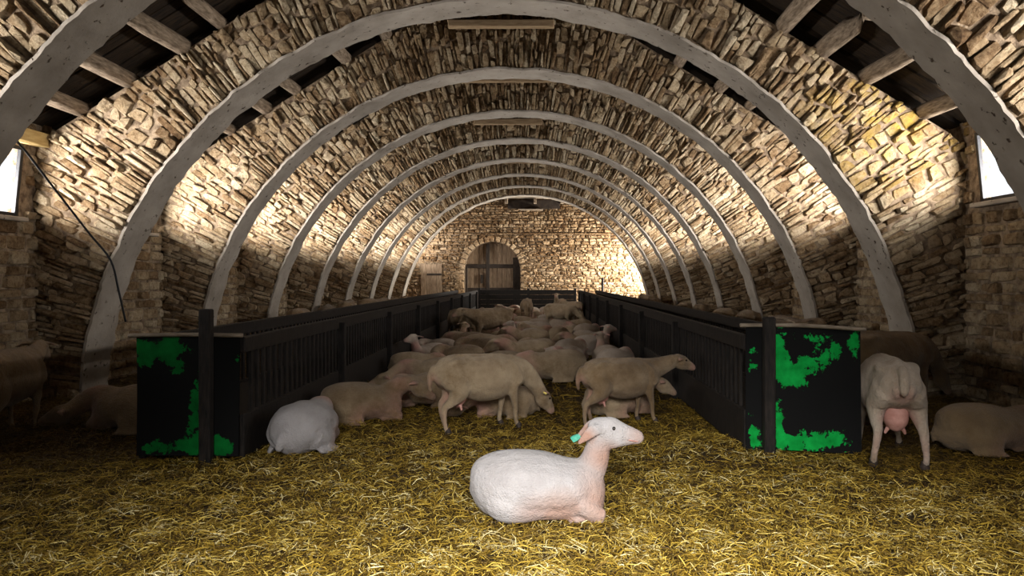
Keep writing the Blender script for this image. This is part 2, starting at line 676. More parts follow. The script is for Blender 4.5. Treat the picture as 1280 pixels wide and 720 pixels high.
def straw(name, n, y0, y1, half, lmin, lmax, wmin, wmax, lift, parent=None, soil_shade=1.0):
    ys = np.exp(NR.uniform(np.log(y0), np.log(y1), n))
    xs = np.empty(n)
    xlo = np.maximum(CX + (-260 - VPX) * ys / F_PX, -half)
    xhi = np.minimum(CX + (1540 - VPX) * ys / F_PX, half)
    xs = xlo + (xhi - xlo) * NR.random(n)
    hz = np.array([floor_h(a, b) for a, b in zip(xs, ys)])
    clump = np.array([noise.noise(Vector((a * 5, b * 5, 9.0))) for a, b in zip(xs, ys)])
    L = NR.uniform(lmin, lmax, n) * NR.choice([0.6, 1, 1, 1.5], n)
    W = NR.uniform(wmin, wmax, n) / 2
    yaw = NR.uniform(0, 2 * np.pi, n)
    pit = NR.normal(0, 0.28, n)
    d = np.stack([np.cos(yaw) * np.cos(pit), np.sin(yaw) * np.cos(pit), np.sin(pit)], 1)
    s = np.stack([-np.sin(yaw), np.cos(yaw), NR.normal(0, .6, n)], 1)
    s /= np.linalg.norm(s, axis=1)[:, None]
    c = np.stack([xs, ys, hz + 0.006 + lift * NR.random(n) ** 1.6 + np.maximum(clump, 0) * 0.03], 1)
    bend = np.stack([NR.normal(0, .13, n), NR.normal(0, .13, n), NR.uniform(-.02, .2, n)], 1) * L[:, None]
    P = [c - d * L[:, None] / 2, c + bend, c + d * L[:, None] / 2]
    V = np.empty((n, 6, 3), np.float32)
    for k in range(3):
        wk = (W * (1.0 if k == 1 else 0.75))[:, None]
        V[:, 2 * k] = P[k] - s * wk
        V[:, 2 * k + 1] = P[k] + s * wk
    base = (np.arange(n) * 6)[:, None]
    Fq = np.concatenate([base + np.array([0, 1, 3, 2]), base + np.array([2, 3, 5, 4])], 1).reshape(-1)
    me = bpy.data.meshes.new(name)
    me.vertices.add(n * 6)
    me.vertices.foreach_set('co', V.reshape(-1))
    me.loops.add(n * 8)
    me.loops.foreach_set('vertex_index', Fq.astype(np.int32))
    me.polygons.add(n * 2)
    me.polygons.foreach_set('loop_start', (np.arange(n * 2) * 4).astype(np.int32))
    rn = np.clip(NR.random(n) ** 1.25 + clump * 0.35, 0, 1) * soil_shade
    pen_shade = np.clip((np.abs(xs - .15) - 2.4) / .7, 0, 1) * np.clip((ys - 5.0) / .9, 0, 1)  # shade of the side pens, put into the straw colour
    rn *= 1 - .75 * pen_shade
    rn *= 1 - .5 * np.clip((ys - 6.0) / 2.5, 0, 1) * (1 if soil_shade == 1.0 else 0)  # dirtier bedding and the dim back of the aisle, both in the colour
    a = me.attributes.new('rnd', 'FLOAT', 'POINT')
    a.data.foreach_set('value', np.repeat(rn, 6).astype(np.float32))
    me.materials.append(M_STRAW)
    me.update()
    me.validate()
    o = link(bpy.data.objects.new(name, me), parent)
    return o


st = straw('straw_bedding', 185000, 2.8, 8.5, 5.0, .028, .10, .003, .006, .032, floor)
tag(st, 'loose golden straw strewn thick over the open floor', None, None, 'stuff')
st2 = straw('straw_litter', 26000, 8.5, 29.5, 5.0, .07, .18, .006, .012, .03, floor, 0.5)  # lower straw tone holds both litter dirt and the shade at the back
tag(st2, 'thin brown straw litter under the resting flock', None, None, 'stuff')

# ------------------------------------------------------------------ side walls with windows


def side_wall(s):
    rng = random.Random(500 + s)
    mb = MB()
    wins = sorted([w_ for w_ in WIN if w_[0] == s], key=lambda w_: w_[1])
    y = Y_START - 0.4
    xo, xi = s * (WX + WT), s * WX
    bx = lambda y0, y1, z0, z1: mb.box((min(xo, xi), y0, z0), (max(xo, xi), y1, z1))
    for _, y0, y1, z0, z1, n in wins:
        bx(y, y0, -0.1, 3.12)
        bx(y0, y1, -0.1, z0)
        bx(y0, y1, z1, 3.12)
        y = y1
    bx(y, Y_END + 0.45, -0.1, 3.12)
    o = mb.build('wall_left' if s < 0 else 'wall_right', M_MORTAR)
    tag(o, ('left' if s < 0 else 'right') + ' rubble side wall of the barn with small windows', None, None, 'structure')
    rest = MB()
    cnt = 0
    to3 = lambda u, v, w_: (s * (WX - w_), u, v)
    for n in range(0, 10):
        ya = arch_y(n) + TH
        yb = arch_y(n + 1) if n < 9 else Y_END
        win = [w_ for w_ in wins if w_[5] == n][0]
        keep = lambda u, v: not (win[1] - .17 < u < win[2] + .17 and win[3] - .06 < v < win[4] + .06)
        for quad, dep, ar in courses(ya, yb, 0.0, 3.1, rng, keep=keep, hmin=.09, hmax=.17, lmin=.15, lmax=.42):
            V, F = stone_piece(quad, dep, rng, to3)
            if s > 0:
                F = flip(F)
            F = flip(F)
            cy = sum(p[0] for p in quad) / 4
            cz = sum(p[1] for p in quad) / 4
            rr = rng.random()
            if n in (1, 2) and in_frame(s * WX, cy, cz) and cz > 0.7 and cnt < 290:
                m1 = MB()
                m1.add(V, F, rr)
                m1.build('stone', M_STONE, o)
                cnt += 1
            else:
                rest.add(V, F, rr)
    r_ = rest.build('stone_facing', M_STONE, o)
    r_['kind'] = 'stuff'
    return o


side_wall(-1)
side_wall(1)

wi = 0
for s, y0, y1, z0, z1, n in WIN:
    wi += 1
    o = empty('window_%d' % wi, (s * (WX + 0.03), (y0 + y1) / 2, z0))
    tag(o, '%s window in the %s wall, beyond the %s arch from the end' % ('tall' if z1 - z0 > 1 else 'small', 'left' if s < 0 else 'right', ORD[9 - n]), None, None, 'structure')
    hw, hh, t = (y1 - y0) / 2, z1 - z0, 0.022
    # the casement leans into the barn at its head
    tilt = Matrix.Rotation(-s * 0.10, 4, 'Y')
    for a, b in (((-t, -hw + .005, 0), (t, -hw + .05, hh - .01)), ((-t, hw - .05, 0), (t, hw - .005, hh - .01)),
                 ((-t, -hw + .05, 0), (t, hw - .05, .045)), ((-t, -hw + .05, hh - .05), (t, hw - .05, hh - .01))):
        bevelled_box('frame_bar', a, b, M_FRAME, o, 0.004, tilt)
    mb = MB()
    mb.box((-.003, -hw + .045, .04), (.003, hw - .045, hh - .045), rot=tilt)
    mb.build('pane', M_GLASS, o)
    if n in (0, 1) and s < 0:
        bevelled_box('lintel', (-0.09, -hw - .25, hh + .03), (0.20, hw + .30, hh + .16), M_YELLOWWOOD, o, 0.01, None, 0.012)
    bevelled_box('sill', (-.12 if s > 0 else -.09, -hw - .04, -.05), (.09 if s > 0 else .12, hw + .04, -.005), M_SOFFIT, o, 0.01, None, 0.004)

# ------------------------------------------------------------------ arches
for n in range(0, 10):
    wa = build_arch(n, 0 if n == 0 else (2 if n <= 3 else 1))
    y = arch_y(n)
    if n >= 2:
        # short board fixed across the top of the diaphragm wall
        xs = {2: 0.0, 3: -.12, 4: -.10, 5: -.22, 6: -.12, 7: -.05, 8: -.02, 9: 0.0}[n]
        zb = {2: 5.2, 3: 5.10, 4: 5.03, 5: 4.83, 6: 4.9, 7: 4.82, 8: 4.82, 9: 4.85}[n]
        hw = {3: .77, 4: .88, 5: .74}.get(n, .75)
        bevelled_box('tie_board', (xs - hw, y - .15, zb - .06), (xs + hw, y - .06, zb + .06), M_RIDGE, wa, 0.012, None, 0.012)

# ------------------------------------------------------------------ roof
mb = MB()
for s in (-1, 1):
    a, b = (0, ROOF0), (s * 5.32, ROOF0 - ROOFS * 5.32)
    v = []
    for yy in (Y_START - 0.5, Y_END + 0.5):
        v += [(a[0], yy, a[1] + .06), (b[0], yy, b[1] + .06), (b[0], yy, b[1] + .22), (a[0], yy, a[1] + .22)]
    mb.add(v, [(0, 1, 5, 4), (1, 2, 6, 5), (2, 3, 7, 6), (3, 0, 4, 7), (0, 3, 2, 1), (4, 5, 6, 7)])
ceil = mb.build('ceiling', M_PLANKROOF)
tag(ceil, 'dark boarded barn roof over the stone arches', None, None, 'structure')
# boards of the two nearest bays
ang = math.atan(ROOFS)
for n in (1, 2):
    for s in (-1, 1):
        y = arch_y(n) + 0.1
        while y < arch_y(n + 1) - 0.1:
            wd = R.uniform(.14, .24)
            rot = Matrix.Translation((0, 0, ROOF0)) @ Matrix.Rotation(s * ang, 4, 'Y')
            a, b = (0.4, y + .006, R.uniform(.0, .03)), (6.15, y + wd - .006, .058)
            if s < 0:
                a, b = (-6.15, y + .006, a[2]), (-0.4, y + wd - .006, .058)
            bevelled_box('roof_board', a, b, M_PLANKROOF, ceil, 0.004, rot)
            y += wd
# purlin logs
for n in range(0, 10):
    ya = arch_y(n) + TH - 0.15
    yb = (arch_y(n + 1) if n < 9 else Y_END) + 0.12
    for s in (-1, 1):
        for xl in (0.5, 1.15, 1.8, 2.45, 3.08, 3.55, 4.08, 4.62):
            xl2 = xl + R.uniform(-.06, .06)
            r0, r1 = R.uniform(.075, .115), R.uniform(.07, .11)
            z = ROOF0 - ROOFS * xl2 - 0.13
            p = [(s * xl2, ya, z + R.uniform(-.02, .02)), (s * (xl2 + R.uniform(-.03, .03)), (ya + yb) / 2, z + R.uniform(-.03, .02)), (s * xl2, yb, z)]
            tube_obj('roof_log', p, [r0, (r0 + r1) / 2, r1], M_LOG, ceil, 9, 3)

# ------------------------------------------------------------------ end wall
DX0, DX1, DZS, DZT = -2.50, -0.25, 1.75, 2.88        # arched door opening
dxc, dr = (DX0 + DX1) / 2, (DX1 - DX0) / 2
drz = DZT - DZS


def door_top(x):
    if DX0 < x < DX1:
        return DZS + drz * math.sqrt(max(0, 1 - ((x - dxc) / dr) ** 2))
    return -0.1


mb = MB()
xs = sorted(set([round(v, 4) for v in np.linspace(-WX - .3, WX + .3, 40)] + [DX0, DX1] + [round(v, 4) for v in np.linspace(DX0 + .002, DX1 - .002, 24)]))
for a, b in zip(xs[:-1], xs[1:]):
    m_ = (a + b) / 2
    inside = DX0 < m_ < DX1
    za, zb = (max(door_top(a), DZS), max(door_top(b), DZS)) if inside else (-.1, -.1)
    ta, tb = ROOF0 + .15 - ROOFS * abs(a), ROOF0 + .15 - ROOFS * abs(b)
    mb.add([(a, Y_END, za), (b, Y_END, zb), (b, Y_END, tb), (a, Y_END, ta), (a, Y_END + .45, za), (b, Y_END + .45, zb), (b, Y_END + .45, tb), (a, Y_END + .45, ta)],
           [(0, 1, 2, 3), (5, 4, 7, 6), (0, 4, 5, 1)])
for x, rv in ((DX0, False), (DX1, True)):
    q = [(x, Y_END, -.1), (x, Y_END + .45, -.1), (x, Y_END + .45, DZS), (x, Y_END, DZS)]
    mb.add(q, [(3, 2, 1, 0) if rv else (0, 1, 2, 3)])
endw = mb.build('wall_back', M_MORTAR)
tag(endw, 'brown rubble stone end wall with an arched door', None, None, 'structure')
rng = random.Random(77)


def keep_end(u, v):
    if v > ROOF0 - ROOFS * abs(u) - 0.05:
        return False
    if DX0 - .2 < u < DX1 + .2 and v < DZS:
        return False
    if ((u - dxc) / (dr + .2)) ** 2 + ((v - DZS) / (drz + .2)) ** 2 < 1 and v >= DZS:
        return False
    return not (-4.32 < u < -3.36 and v < 2.02) and not (abs(u - .28) < .08 and abs(v - 3.45) < .1) and not (abs(u - 2.74) < .07 and abs(v - 3.2) < .08)


rest = MB()
cnt = 0
to3 = lambda u, v, w_: (u, Y_END - w_, v)
for quad, dep, ar in courses(-5.1, 5.1, 0, 6.0, rng, keep=keep_end, hmin=.055, hmax=.15, lmin=.08, lmax=.34):
    quad = [(a + rng.uniform(-.022, .022), b + rng.uniform(-.022, .022)) for a, b in quad]
    V, F = stone_piece(quad, dep * 1.4, rng, to3)
    rest.add(V, flip(F), rng.random())
r_ = rest.build('stone_facing', M_ENDSTONE, endw)
r_['kind'] = 'stuff'
# dressed surround of the arched door
k = 17
for i in range(k):
    a0, a1 = math.pi * i / k, math.pi * (i + 1) / k
    g = .01
    quad = [(dxc + (dr + e) * math.cos(t), DZS + (drz + e) * math.sin(t)) for e, t in ((0, a0 + g), (.24, a0 + g), (.24, a1 - g), (0, a1 - g))]
    V, F = stone_piece(quad, .05, rng, to3)
    m1 = MB()
    m1.add(V, flip(F), rng.uniform(.6, 1))
    m1.build('stone', M_ENDSTONE, endw)
for sx in (DX0, DX1):
    z = 0.02
    while z < DZS - .1:
        h = rng.uniform(.22, .34)
        L = rng.uniform(.24, .42)
        x0, x1 = (sx - L, sx) if sx == DX0 else (sx, sx + L)
        V, F = stone_piece([(x0, z + .01), (x1, z + .01), (x1, min(z + h, DZS) - .01), (x0, min(z + h, DZS) - .01)], .05, rng, to3)
        m1 = MB()
        m1.add(V, flip(F), rng.uniform(.6, 1))
        m1.build('stone', M_ENDSTONE, endw)
        z += h

# arched double door
d1 = empty('door_1', (dxc, Y_END + .30, 0))
tag(d1, 'arched wooden double door in the end wall', None, None, 'structure')
bevelled_box('back_board', (-dr - .1, .06, -.05), (dr + .1, .10, DZT + .1), M_DOORDARK, d1, .005)
nb = 12
for i in range(nb):
    a = -dr + 2 * dr * i / nb + .006
    b = -dr + 2 * dr * (i + 1) / nb - .006
    za = door_top(dxc + a * .995)
    zb = door_top(dxc + b * .995)
    mb = MB()
    oy = R.uniform(-.008, .008)
    mb.add([(a, oy, 0), (b, oy, 0), (b, oy, zb), (a, oy, za), (a, oy + .04, 0), (b, oy + .04, 0), (b, oy + .04, zb), (a, oy + .04, za)],
           [(0, 1, 2, 3), (5, 4, 7, 6), (4, 0, 3, 7), (1, 5, 6, 2), (3, 2, 6, 7)])
    mb.build('door_board', M_DOOR, d1)
bevelled_box('middle_post', (-.27, -.10, 0), (-.13, .0, 2.80), M_DOORDARK, d1, .01)
bevelled_box('cross_rail', (-dr, -.09, 1.82), (dr, -.01, 1.98), M_DOORDARK, d1, .01)
bevelled_box('bottom_rail', (-dr, -.09, .80), (dr, -.01, 1.02), M_DOORDARK, d1, .01)
bevelled_box('side_post', (dr - .30, -.11, 0), (dr - .02, -.01, 2.25), M_DOORDARK, d1, .01)
bevelled_box('side_post', (-dr + .0, -.11, 0), (-dr + .10, -.01, 1.9), M_DOORDARK, d1, .01)
bevelled_box('latch', (-.5, -.07, 1.2), (-.40, -.01, 1.55), M_DOORDARK, d1, .01)
d2 = empty('door_2', (-3.84, Y_END - .03, 0))
tag(d2, 'small ledged plank door in the end wall', None, None, 'structure')
for i in range(4):
    bevelled_box('door_board', (-.42 + .21 * i + .005, -.03 + R.uniform(-.006, .006), .1), (-.42 + .21 * (i + 1) - .005, .02, 1.97), M_DOOR, d2, .006)
bevelled_box('ledge', (-.18, -.06, 1.52), (.42, -.02, 1.60), M_DOORDARK, d2, .006)
bevelled_box('ledge', (-.42, -.06, .5), (.42, -.02, .60), M_DOORDARK, d2, .006)
# ledge of old boards under the ridge
sh = empty('wall_shelf', (.35, Y_END - .05, 4.2))
tag(sh, 'old board ledge with brackets high on the end wall', 'shelf')
bevelled_box('plank', (-1.25, -.55, .42), (.55, -.03, .48), M_GREYWOOD, sh, .008)
bevelled_box('plank', (.35, -.60, .40), (1.15, -.03, .46), M_GREYWOOD, sh, .008)
bevelled_box('plank', (-.62, -.30, -.06), (.32, -.03, -.01), M_GREYWOOD, sh, .008)
for x in (-1.15, .0, 1.08):
    bevelled_box('bracket', (x - .06, -.50, .20), (x + .06, -.03, .40), M_LOG, sh, .01)
bevelled_box('back_board', (-1.1, -.06, .0), (1.0, -.03, .36), M_DOORDARK, sh, .004)
# thin ledge course
bevelled_box('string_course', (-1.7, Y_END - .09, 3.18), (3.3, Y_END - .0, 3.24), M_ENDSTONE, endw, .01)

# unseen wall behind the camera; its entrance is filled in below to cut daylight
mb = MB()
for x0, x1, z0, z1 in ((-5.5, -1.7, -.1, 6.2), (2.3, 5.5, -.1, 6.2), (-1.7, 2.3, 3.4, 6.3), (-1.7, 2.3, -.1, 1.7)):
    mb.box((x0, Y_START - .4, z0), (x1, Y_START, z1))
fw = mb.build('wall_front', M_MORTAR)
tag(fw, 'unseen stone entrance wall, its opening filled in below to cut the daylight', None, None, 'structure')

# ------------------------------------------------------------------ hay feeders


def slat_mesh():
    mb = MB()
    mb.box((-.012, -.022, 0), (.012, .022, .52))
    return mb.mesh('slat', M_DARKWOOD)


SLAT = slat_mesh()


def feeder(x0, x1, y0, inner, label, panel_spec):
    """x0..x1 width, inner = side (+1/-1) facing the middle aisle"""
    f = empty('hay_feeder', ((x0 + x1) / 2, y0, 0))
    tag(f, label, 'hay feeder')
    hw = (x1 - x0) / 2
    L = 29.2 - y0
    zt = 0.95
    for s in (-1, 1):
        bevelled_box('top_rail', (s * hw - .03, .02, zt - .12), (s * hw + .03, L, zt), M_DARKWOOD, f, .008)
        bevelled_box('lower_board', (s * hw - .025, .02, .02), (s * hw + .025, L, .36), M_DARKWOOD, f, .008)
        k = 0
        rest = MB()
        y = .22
        while y < L - .1:
            if s == inner and y0 + y < 19:
                sl = link(bpy.data.objects.new('slat', SLAT), f)
                sl.location = (s * hw, y, .34)
            else:
                rest.box((s * hw - .012, y - .022, .34), (s * hw + .012, y + .022, .86))
            y += .14
        o = rest.build('slat_row', M_DARKWOOD, f)
        o['kind'] = 'stuff'
        y = 2.8
        while y < L:
            bevelled_box('post', (s * hw - .045 + s * .05, y, 0), (s * hw + .045 + s * .05, y + .09, .90), M_DARKWOOD, f, .01)
            y += 2.8
    bevelled_box('manger_floor', (-hw, .05, .30), (hw, L, .34), M_DARKWOOD, f, .006)
    p0, p1, postx, rimz, ptop, blobs = panel_spec
    cx_ = (x0 + x1) / 2
    # green sheet across the end, a little buckled
    mb = MB()
    nxp, nzp = 44, 44
    for side in (0, 1):
        v = []
        pr = []
        for i in range(nxp + 1):
            for j in range(nzp + 1):
                u, q = i / nxp, j / nzp
                x = p0 + (p1 - p0) * u - cx_
                z = .05 + (rimz - .05) * q - (.035 * u * u if inner < 0 else 0)
                v.append((x, -.02 + .012 * math.sin(u * 5 + q * 3) + side * .012, z))
                pr.append(min(1.0, .12 + sum(h_ * math.exp(-((u - a_) / su) ** 2 - ((q - b_) / sq) ** 2) for a_, b_, su, sq, h_ in blobs)))
        fq = [(i * (nzp + 1) + j, (i + 1) * (nzp + 1) + j, (i + 1) * (nzp + 1) + j + 1, i * (nzp + 1) + j + 1) for i in range(nxp) for j in range(nzp)]
        mb.add(v, fq if side == 0 else flip(fq))
        mb.r[-len(pr):] = pr
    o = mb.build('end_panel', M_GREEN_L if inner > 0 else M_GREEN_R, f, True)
    o['label'] = 'green painted sheet, most of the paint flaked to black'
    e = -.035 if inner < 0 else 0.0
    rp = [(p0 - cx_ - .05, -.03, rimz + .012), ((p0 + p1) / 2 - cx_, -.035, rimz + .018 + e * .25), (p1 - cx_ + .03, -.03, rimz + .012 + e)]
    tube_obj('rim', rp, [(.022, .016)] * 3, M_GREYWOOD, o, 8, 4, (0, 1, 0))
    bevelled_box('end_post', (postx - cx_ - .043, -.13, -.03), (postx - cx_ + .043, -.045, ptop), M_DARKWOOD, f, .01)
    return f


YL, YR = 5.80, 6.0
kx = lambda px, Y: CX + (px - VPX) * Y / F_PX
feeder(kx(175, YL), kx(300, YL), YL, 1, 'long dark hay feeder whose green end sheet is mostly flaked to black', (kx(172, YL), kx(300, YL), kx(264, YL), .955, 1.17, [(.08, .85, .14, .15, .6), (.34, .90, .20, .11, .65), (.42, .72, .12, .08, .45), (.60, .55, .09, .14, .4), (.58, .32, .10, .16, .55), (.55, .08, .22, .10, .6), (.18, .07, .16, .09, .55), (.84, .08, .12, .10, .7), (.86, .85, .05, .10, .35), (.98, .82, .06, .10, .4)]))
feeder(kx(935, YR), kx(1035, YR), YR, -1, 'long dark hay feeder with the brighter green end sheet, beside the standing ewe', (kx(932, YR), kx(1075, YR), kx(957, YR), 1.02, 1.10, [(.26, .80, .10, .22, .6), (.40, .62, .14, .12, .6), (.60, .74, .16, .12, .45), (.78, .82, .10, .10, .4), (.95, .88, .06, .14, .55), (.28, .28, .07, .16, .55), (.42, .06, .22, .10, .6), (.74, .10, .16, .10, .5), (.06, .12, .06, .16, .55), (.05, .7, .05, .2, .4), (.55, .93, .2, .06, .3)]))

# far hurdle
h = empty('hurdle', (.1, 29.35, 0))
tag(h, 'dark plank hurdle closing the aisle before the end wall', 'hurdle')
for i in range(5):
    bevelled_box('plank', (-1.95, -.02, .04 + i * .185), (1.85, .02, .04 + i * .185 + .178), M_DARKWOOD, h, .006)
for x in (-1.9, 0, 1.8):
    bevelled_box('post', (x - .05, .02, 0), (x + .05, .10, 1.02), M_DARKWOOD, h, .008)

# ------------------------------------------------------------------ sheep


def frame_from(d):
    d = Vector(d).normalized()
    side = Vector((0, 0, 1)).cross(d)
    side.normalize()
    up = d.cross(side)
    return d, side, up


def head_pieces(base, d, ear_out=0.9, ear_back=0.45, ear_drop=-0.25, sc=1.0, drop2=None):
    """pieces + handy points; base = centre of the skull, d = nose direction"""
    D, S, U = frame_from(d)
    B = Vector(base)
    P = lambda u, s_, v: tuple(B + D * (u * sc) + S * (s_ * sc) + U * (v * sc))
    prof = [(-.055, .010, .030, .032), (-.02, .010, .058, .062), (.04, -.006, .066, .088), (.09, -.011, .059, .084), (.14, -.010, .048, .064), (.19, -.010, .040, .048), (.225, -.014, .035, .038), (.245, -.016, .022, .024)]
    pcs = [loft([P(u, 0, v) for u, v, a, b in prof], [(a * sc, b * sc) for u, v, a, b in prof], 16, tuple(S), 3)]
    tips = []
    for s_ in (-1, 1):
        p0 = (0.0, s_ * .050, .030)
        p1 = (-.03 * ear_back * 2, s_ * (.05 + .07 * ear_out), .030 + ear_drop * .05)
        p2 = (-.11 * ear_back * 2 * .7, s_ * (.05 + .125 * ear_out), .03 + ear_drop * .20)
        if drop2 is not None:      # ears hanging back along the neck
            p0 = (0.012, s_ * .052, .020)
            p1 = (-.040, s_ * .082, .002)
            p2 = (-.110, s_ * .098, drop2)
        nrm = tuple(U * 0.8 - D * 0.2 + S * 0.0) if drop2 is None else tuple(S * float(s_) + U * 0.25)
        hint = Vector(P(*p2)) - Vector(P(*p0))
        wid = hint.cross(Vector(nrm)).normalized()
        pcs.append(loft([P(*p0), P(*p1), P(*p2)], [(.022 * sc, .015 * sc), (.038 * sc, .013 * sc), (.013 * sc, .009 * sc)], 10, tuple(wid), 4))
        tips.append((Vector(P(*p2)), hint.normalized(), wid))
    eyes = [Vector(P(.075, s_ * .057, .028)) for s_ in (-1, 1)]
    info = dict(eyes=eyes, tips=tips, muzzle=Vector(P(.23, 0, -.012)), D=D, S=S, U=U, P=P)
    return pcs, info


def stand_pieces(neck='graze', hind=(0, 0), fore=(0, 0), splay=0.0, turn=0.0, docked=False):
    pcs = []
    x = [-.50, -.45, -.36, -.22, -.04, .14, .28, .40, .46]
    z = [.60, .585, .570, .545, .502, .500, .53, .555, .57]
    a = [.05, .120, .145, .165, .198, .192, .148, .105, .05]
    b = [.06, .125, .160, .187, .226, .222, .188, .145, .06]
    pcs.append(loft([(i, 0, j) for i, j in zip(x, z)], list(zip(a, b)), 20, (0, 1, 0), 3))
    pcs.append(loft([(-.46, 0, .68), (-.30, 0, .725), (-.05, 0, .72), (.2, 0, .712), (.32, 0, .68)], [.02, (.03, .022), (.028, .02), (.03, .022), .02], 10, (0, 1, 0), 3))
    for s in (-1, 1):
        pcs.append(loft([(-.24, s * .085, .685), (-.31, s * .105, .675), (-.40, s * .085, .64)], [.03, .042, .03], 10, (0, 1, 0), 3))
        pcs.append(loft([(.22, s * .075, .66), (.27, s * .115, .56), (.33, s * .12, .44)], [(.03, .06), (.045, .09), (.05, .075)], 12, (0, 1, 0), 3))
    if neck == 'graze':
        np_ = [(.28, 0, .57), (.44, turn * .1, .54), (.57, turn * .4, .43), (.66, turn * .7, .31)]
        hb, hd = (.675, turn * .75, .285), (.62, turn * 1.2, -.78)
    elif neck == 'forward':
        np_ = [(.26, 0, .57), (.44, turn * .1, .61), (.58, turn * .4, .655), (.67, turn * .7, .685)]
        hb, hd = (.70, turn * .8, .69), (.92, turn * 1.2, -.40)
    else:
        np_ = [(.24, 0, .57), (.40, 0, .68), (.47, turn * .1, .80), (.50, turn * .2, .88)]
        hb, hd = (.51, turn * .3, .90), (.95, turn * 1.5, -.25)
    pcs.append(loft(np_, [(.115, .155), (.085, .12), (.066, .092), (.060, .072)], 16, (0, 1, 0), 4))
    hp, info = head_pieces(hb, hd)
    pcs += hp
    hooves = []
    for i, s in enumerate((-1, 1)):
        dx = fore[i]
        pts = [(.28, s * .09, .50), (.27 + dx * .1, s * .115, .38), (.285 + dx * .5, s * (.105 + splay * .4), .215), (.28 + dx * .85, s * (.10 + splay * .8), .085), (.295 + dx, s * (.10 + splay), .035)]
        pcs.append(loft(pts, [.075, (.045, .056), .030, .0225, .027], 12, (0, 1, 0), 4))
        hooves.append((.300 + dx, s * (.10 + splay), .0))
        dx = hind[i]
        pts = [(-.36, s * .09, .55), (-.29 + dx * .1, s * .125, .42), (-.355 + dx * .5, s * (.118 + splay * .4), .31), (-.425 + dx * .7, s * (.108 + splay * .6), .245), (-.41 + dx * .95, s * (.105 + splay), .09), (-.39 + dx, s * (.105 + splay), .035)]
        pcs.append(loft(pts, [(.08, .13), (.072, .115), (.043, .056), .033, .0235, .028], 12, (0, 1, 0), 4))
        hooves.append((-.385 + dx, s * (.105 + splay), .0))
    if docked:                     # short tail with a lump on either side
        pcs.append(loft([(-.46, 0, .69), (-.535, .005, .64), (-.565, .01, .57), (-.565, .012, .52)], [.036, .036, .032, .024], 10, (0, 1, 0), 3))
        for s in (-1, 1):
            pcs.append(loft([(-.46, s * .045, .60), (-.505, s * .045, .55), (-.49, s * .04, .50)], [.03, .033, .025], 10, (0, 1, 0), 3))
    else:
        pcs.append(loft([(-.49, 0, .64), (-.535, .008, .56), (-.54, .012, .46), (-.53, .012, .40)], [.034, .030, .026, .018], 10, (0, 1, 0), 3))
    info['hooves'] = hooves
    info['udder'] = (-.26, 0, .315)
    pink = [((-.30, 0, .30), .18, .9), (tuple(info['muzzle']), .10, .9), ((-.50, 0, .50), .11, .55), ((-.40, .11, .15), .14, .35), ((-.40, -.11, .15), .14, .35)]
    pink += [(tuple(t[0]), .09, .8) for t in info['tips']]
    info['pink'] = pink
    return pcs, info


